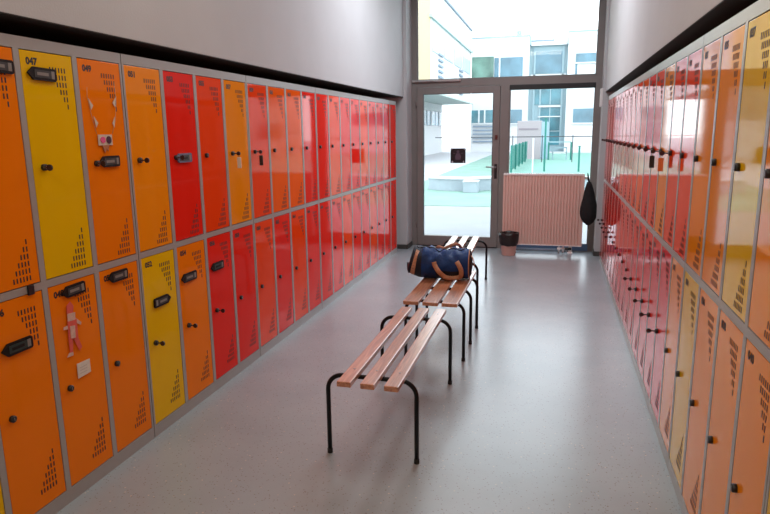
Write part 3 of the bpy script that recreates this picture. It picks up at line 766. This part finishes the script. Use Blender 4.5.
window(7, 11, 5.0, 6.3); window(7, 11, 1.95, 2.86)
for k in range(5): obj('louvre', boxes((-5.7, -4.2, -.12, -.02, .68+k*.26, .78+k*.26)), LOUV, mb)
obj('roof_vent', boxes((-3.0, -2.65, 2, 2.4, 7.75, 8.35)), LOUV, mb)
obj('roof_plate', boxes((-1.95, -.4, 1.6, 2.6, 7.45, 7.62)), LOUV, mb)
obj('parapet', boxes((-5.9, -1.98, -.04, .1, 7.66, 7.76), (.53, 14, -.04, .1, 7.79, 7.89), (-1.98, -1.9, -.04, 1, 7.1, 7.7), (.47, .53, -.04, 1, 7.1, 7.85)), PALEG, mb)

# left wing running towards the viewer
wg = thing('building_wing', 'white overhanging wing with yellow end running back on the left outside', 'building', (-5.88, 30, -.045))
obj('upper_volume', boxes((-12, 0, .26, 14.85, 3.365, 8.2)), WH, wg)
obj('yellow_wall', boxes((-12, -.02, -3.5, .25, 3.37, 14)), YEL, wg, label='pale yellow wall strip')
obj('yellow_base', boxes((-12, -2.0, -3.0, 0, 0, 3.27)), WH, wg)
obj('lower_volume', boxes((-12, -2.0, 0, 14.85, 0, 3.27)), WH, wg)
obj('soffit', boxes((-12, .15, -3.5, 14.85, 3.28, 3.36)), mat('pale_green_soffit', (.45, .52, .49), .7), wg)
obj('roof_edge', boxes((-.02, .10, -.05, 14.85, 8.12, 8.25)), LOUV, wg)
obj('cornice', boxes((-.02, .12, -.05, 14.85, 6.68, 6.82)), mat('pale_teal_cornice', (.40, .52, .52), .6), wg)
for k, (a, b) in enumerate(((.6, 3.4), (3.9, 6.8), (7.3, 10.2), (10.7, 14))):
    f = obj('window_band', boxes((-.03, .05, a, b, 5.25, 6.1)), mat('pale_blue_glazing', (.50, .58, .66), .3, noise=.1, nscale=1), wg)
for k in range(7):
    obj('louvre', boxes((-.02, .08, 2.2, 3.4, 3.6+k*.27, 3.70+k*.27)), LOUV, wg)
for k in range(6):
    obj('louvre', boxes((-.02, .08, 9.2, 10.6, 3.7+k*.27, 3.80+k*.27)), LOUV, wg)
for a in (.2, 3.2, 6.2, 9.2, 12.0):
    f = obj('lower_window', boxes((-2.04, -1.95, a, a+2.6, 1.85, 2.75)), WIN, wg)
    obj('window_bar', boxes((-1.96, -1.90, a+1.2, a+1.32, 1.85, 2.75)), WH, f)
for a in (1.0, 6.4): obj('rain_pipe', boxes((-1.98, -1.86, a, a+.2, 0, 1.8)), LOUV, wg)
# building seen only in the reflections of the left lockers
rb = thing('side_building', 'low white building far to the right of the court, mirrored in the red lockers', 'building', (17, 20, -.045))
obj('building_body', boxes((0, 10, -10, 30, 0, 6.5)), WH, rb)
for k in range(6): obj('window', boxes((-.05, .03, -8+k*6, -4.5+k*6, 3.6, 5.0)), WIN, rb)
for k in range(6): obj('window', boxes((-.05, .03, -8+k*6, -4.5+k*6, 1.0, 2.2)), WIN, rb)

# ------------------------------------------------------------------ light
w = bpy.data.worlds.new('World'); sc.world = w; w.use_nodes = True
nt = w.node_tree; bg = nt.nodes['Background']
tc = nt.nodes.new('ShaderNodeTexCoord'); sx = nt.nodes.new('ShaderNodeSeparateXYZ'); rp = nt.nodes.new('ShaderNodeValToRGB')
rp.color_ramp.elements[0].position = 0; rp.color_ramp.elements[0].color = (.89, .95, 1, 1)
rp.color_ramp.elements[1].position = .7; rp.color_ramp.elements[1].color = (.76, .88, 1, 1)
nt.links.new(tc.outputs['Generated'], sx.inputs[0]); nt.links.new(sx.outputs['Z'], rp.inputs[0]); nt.links.new(rp.outputs[0], bg.inputs['Color'])
bg.inputs['Strength'].default_value = 2.2
def area(name, loc, rot, sx_, sy_, power, col, portal=False):
    l = bpy.data.lights.new(name, 'AREA'); l.shape = 'RECTANGLE'; l.size = sx_; l.size_y = sy_; l.energy = power; l.color = col
    o = bpy.data.objects.new(name, l); C.objects.link(o); o.location = loc; o.rotation_euler = rot
    if portal: l.cycles.is_portal = True
    return o
area('window_portal', (-.64, YE+.07, 1.72), (-PI/2, 0, 0), 2.2, 3.2, 1, (1, 1, 1), True)
area('fill_light', (-.66, -.9, ZC-.03), (0, 0, 0), 1.4, .8, 20, (1, .84, .66))  # added warm fill above and behind the camera, no fixture there
area('fill_light', (-.66, 2.4, ZC-.03), (0, 0, 0), 1.4, .8, 9, (1, .88, .76))  # weaker added fill over the middle of the corridor
area('fill_light', (-.66, 5.6, ZC-.03), (0, 0, 0), 1.4, .8, 25, (.90, .94, 1.0))  # added cool fill to brighten the end wall and far floor

# ------------------------------------------------------------------ camera
cam = bpy.data.cameras.new('Camera'); co = bpy.data.objects.new('Camera', cam); C.objects.link(co)
cam.sensor_width = 36; cam.lens = 624.14/770*36; cam.clip_end = 300; cam.clip_start = .02
F = Vector((-.257469, .945988, -.19702)); R = Vector((.96545, .260322, -.011736)); U = Vector((-.040187, .193235, .980329))
co.matrix_world = Matrix(((R.x, U.x, -F.x, 0), (R.y, U.y, -F.y, 0), (R.z, U.z, -F.z, 1.45563), (0, 0, 0, 1)))
sc.camera = co

sc.view_settings.view_transform = 'Standard'; sc.view_settings.look = 'None'
sc.view_settings.gamma = 1; sc.view_settings.use_curve_mapping = False
sc.view_settings.exposure = 1.16
cy = sc.cycles
cy.use_denoising = True; cy.max_bounces = 10; cy.diffuse_bounces = 5; cy.glossy_bounces = 5; cy.transparent_max_bounces = 12
cy.sample_clamp_indirect = 8; cy.caustics_reflective = False; cy.caustics_refractive = False
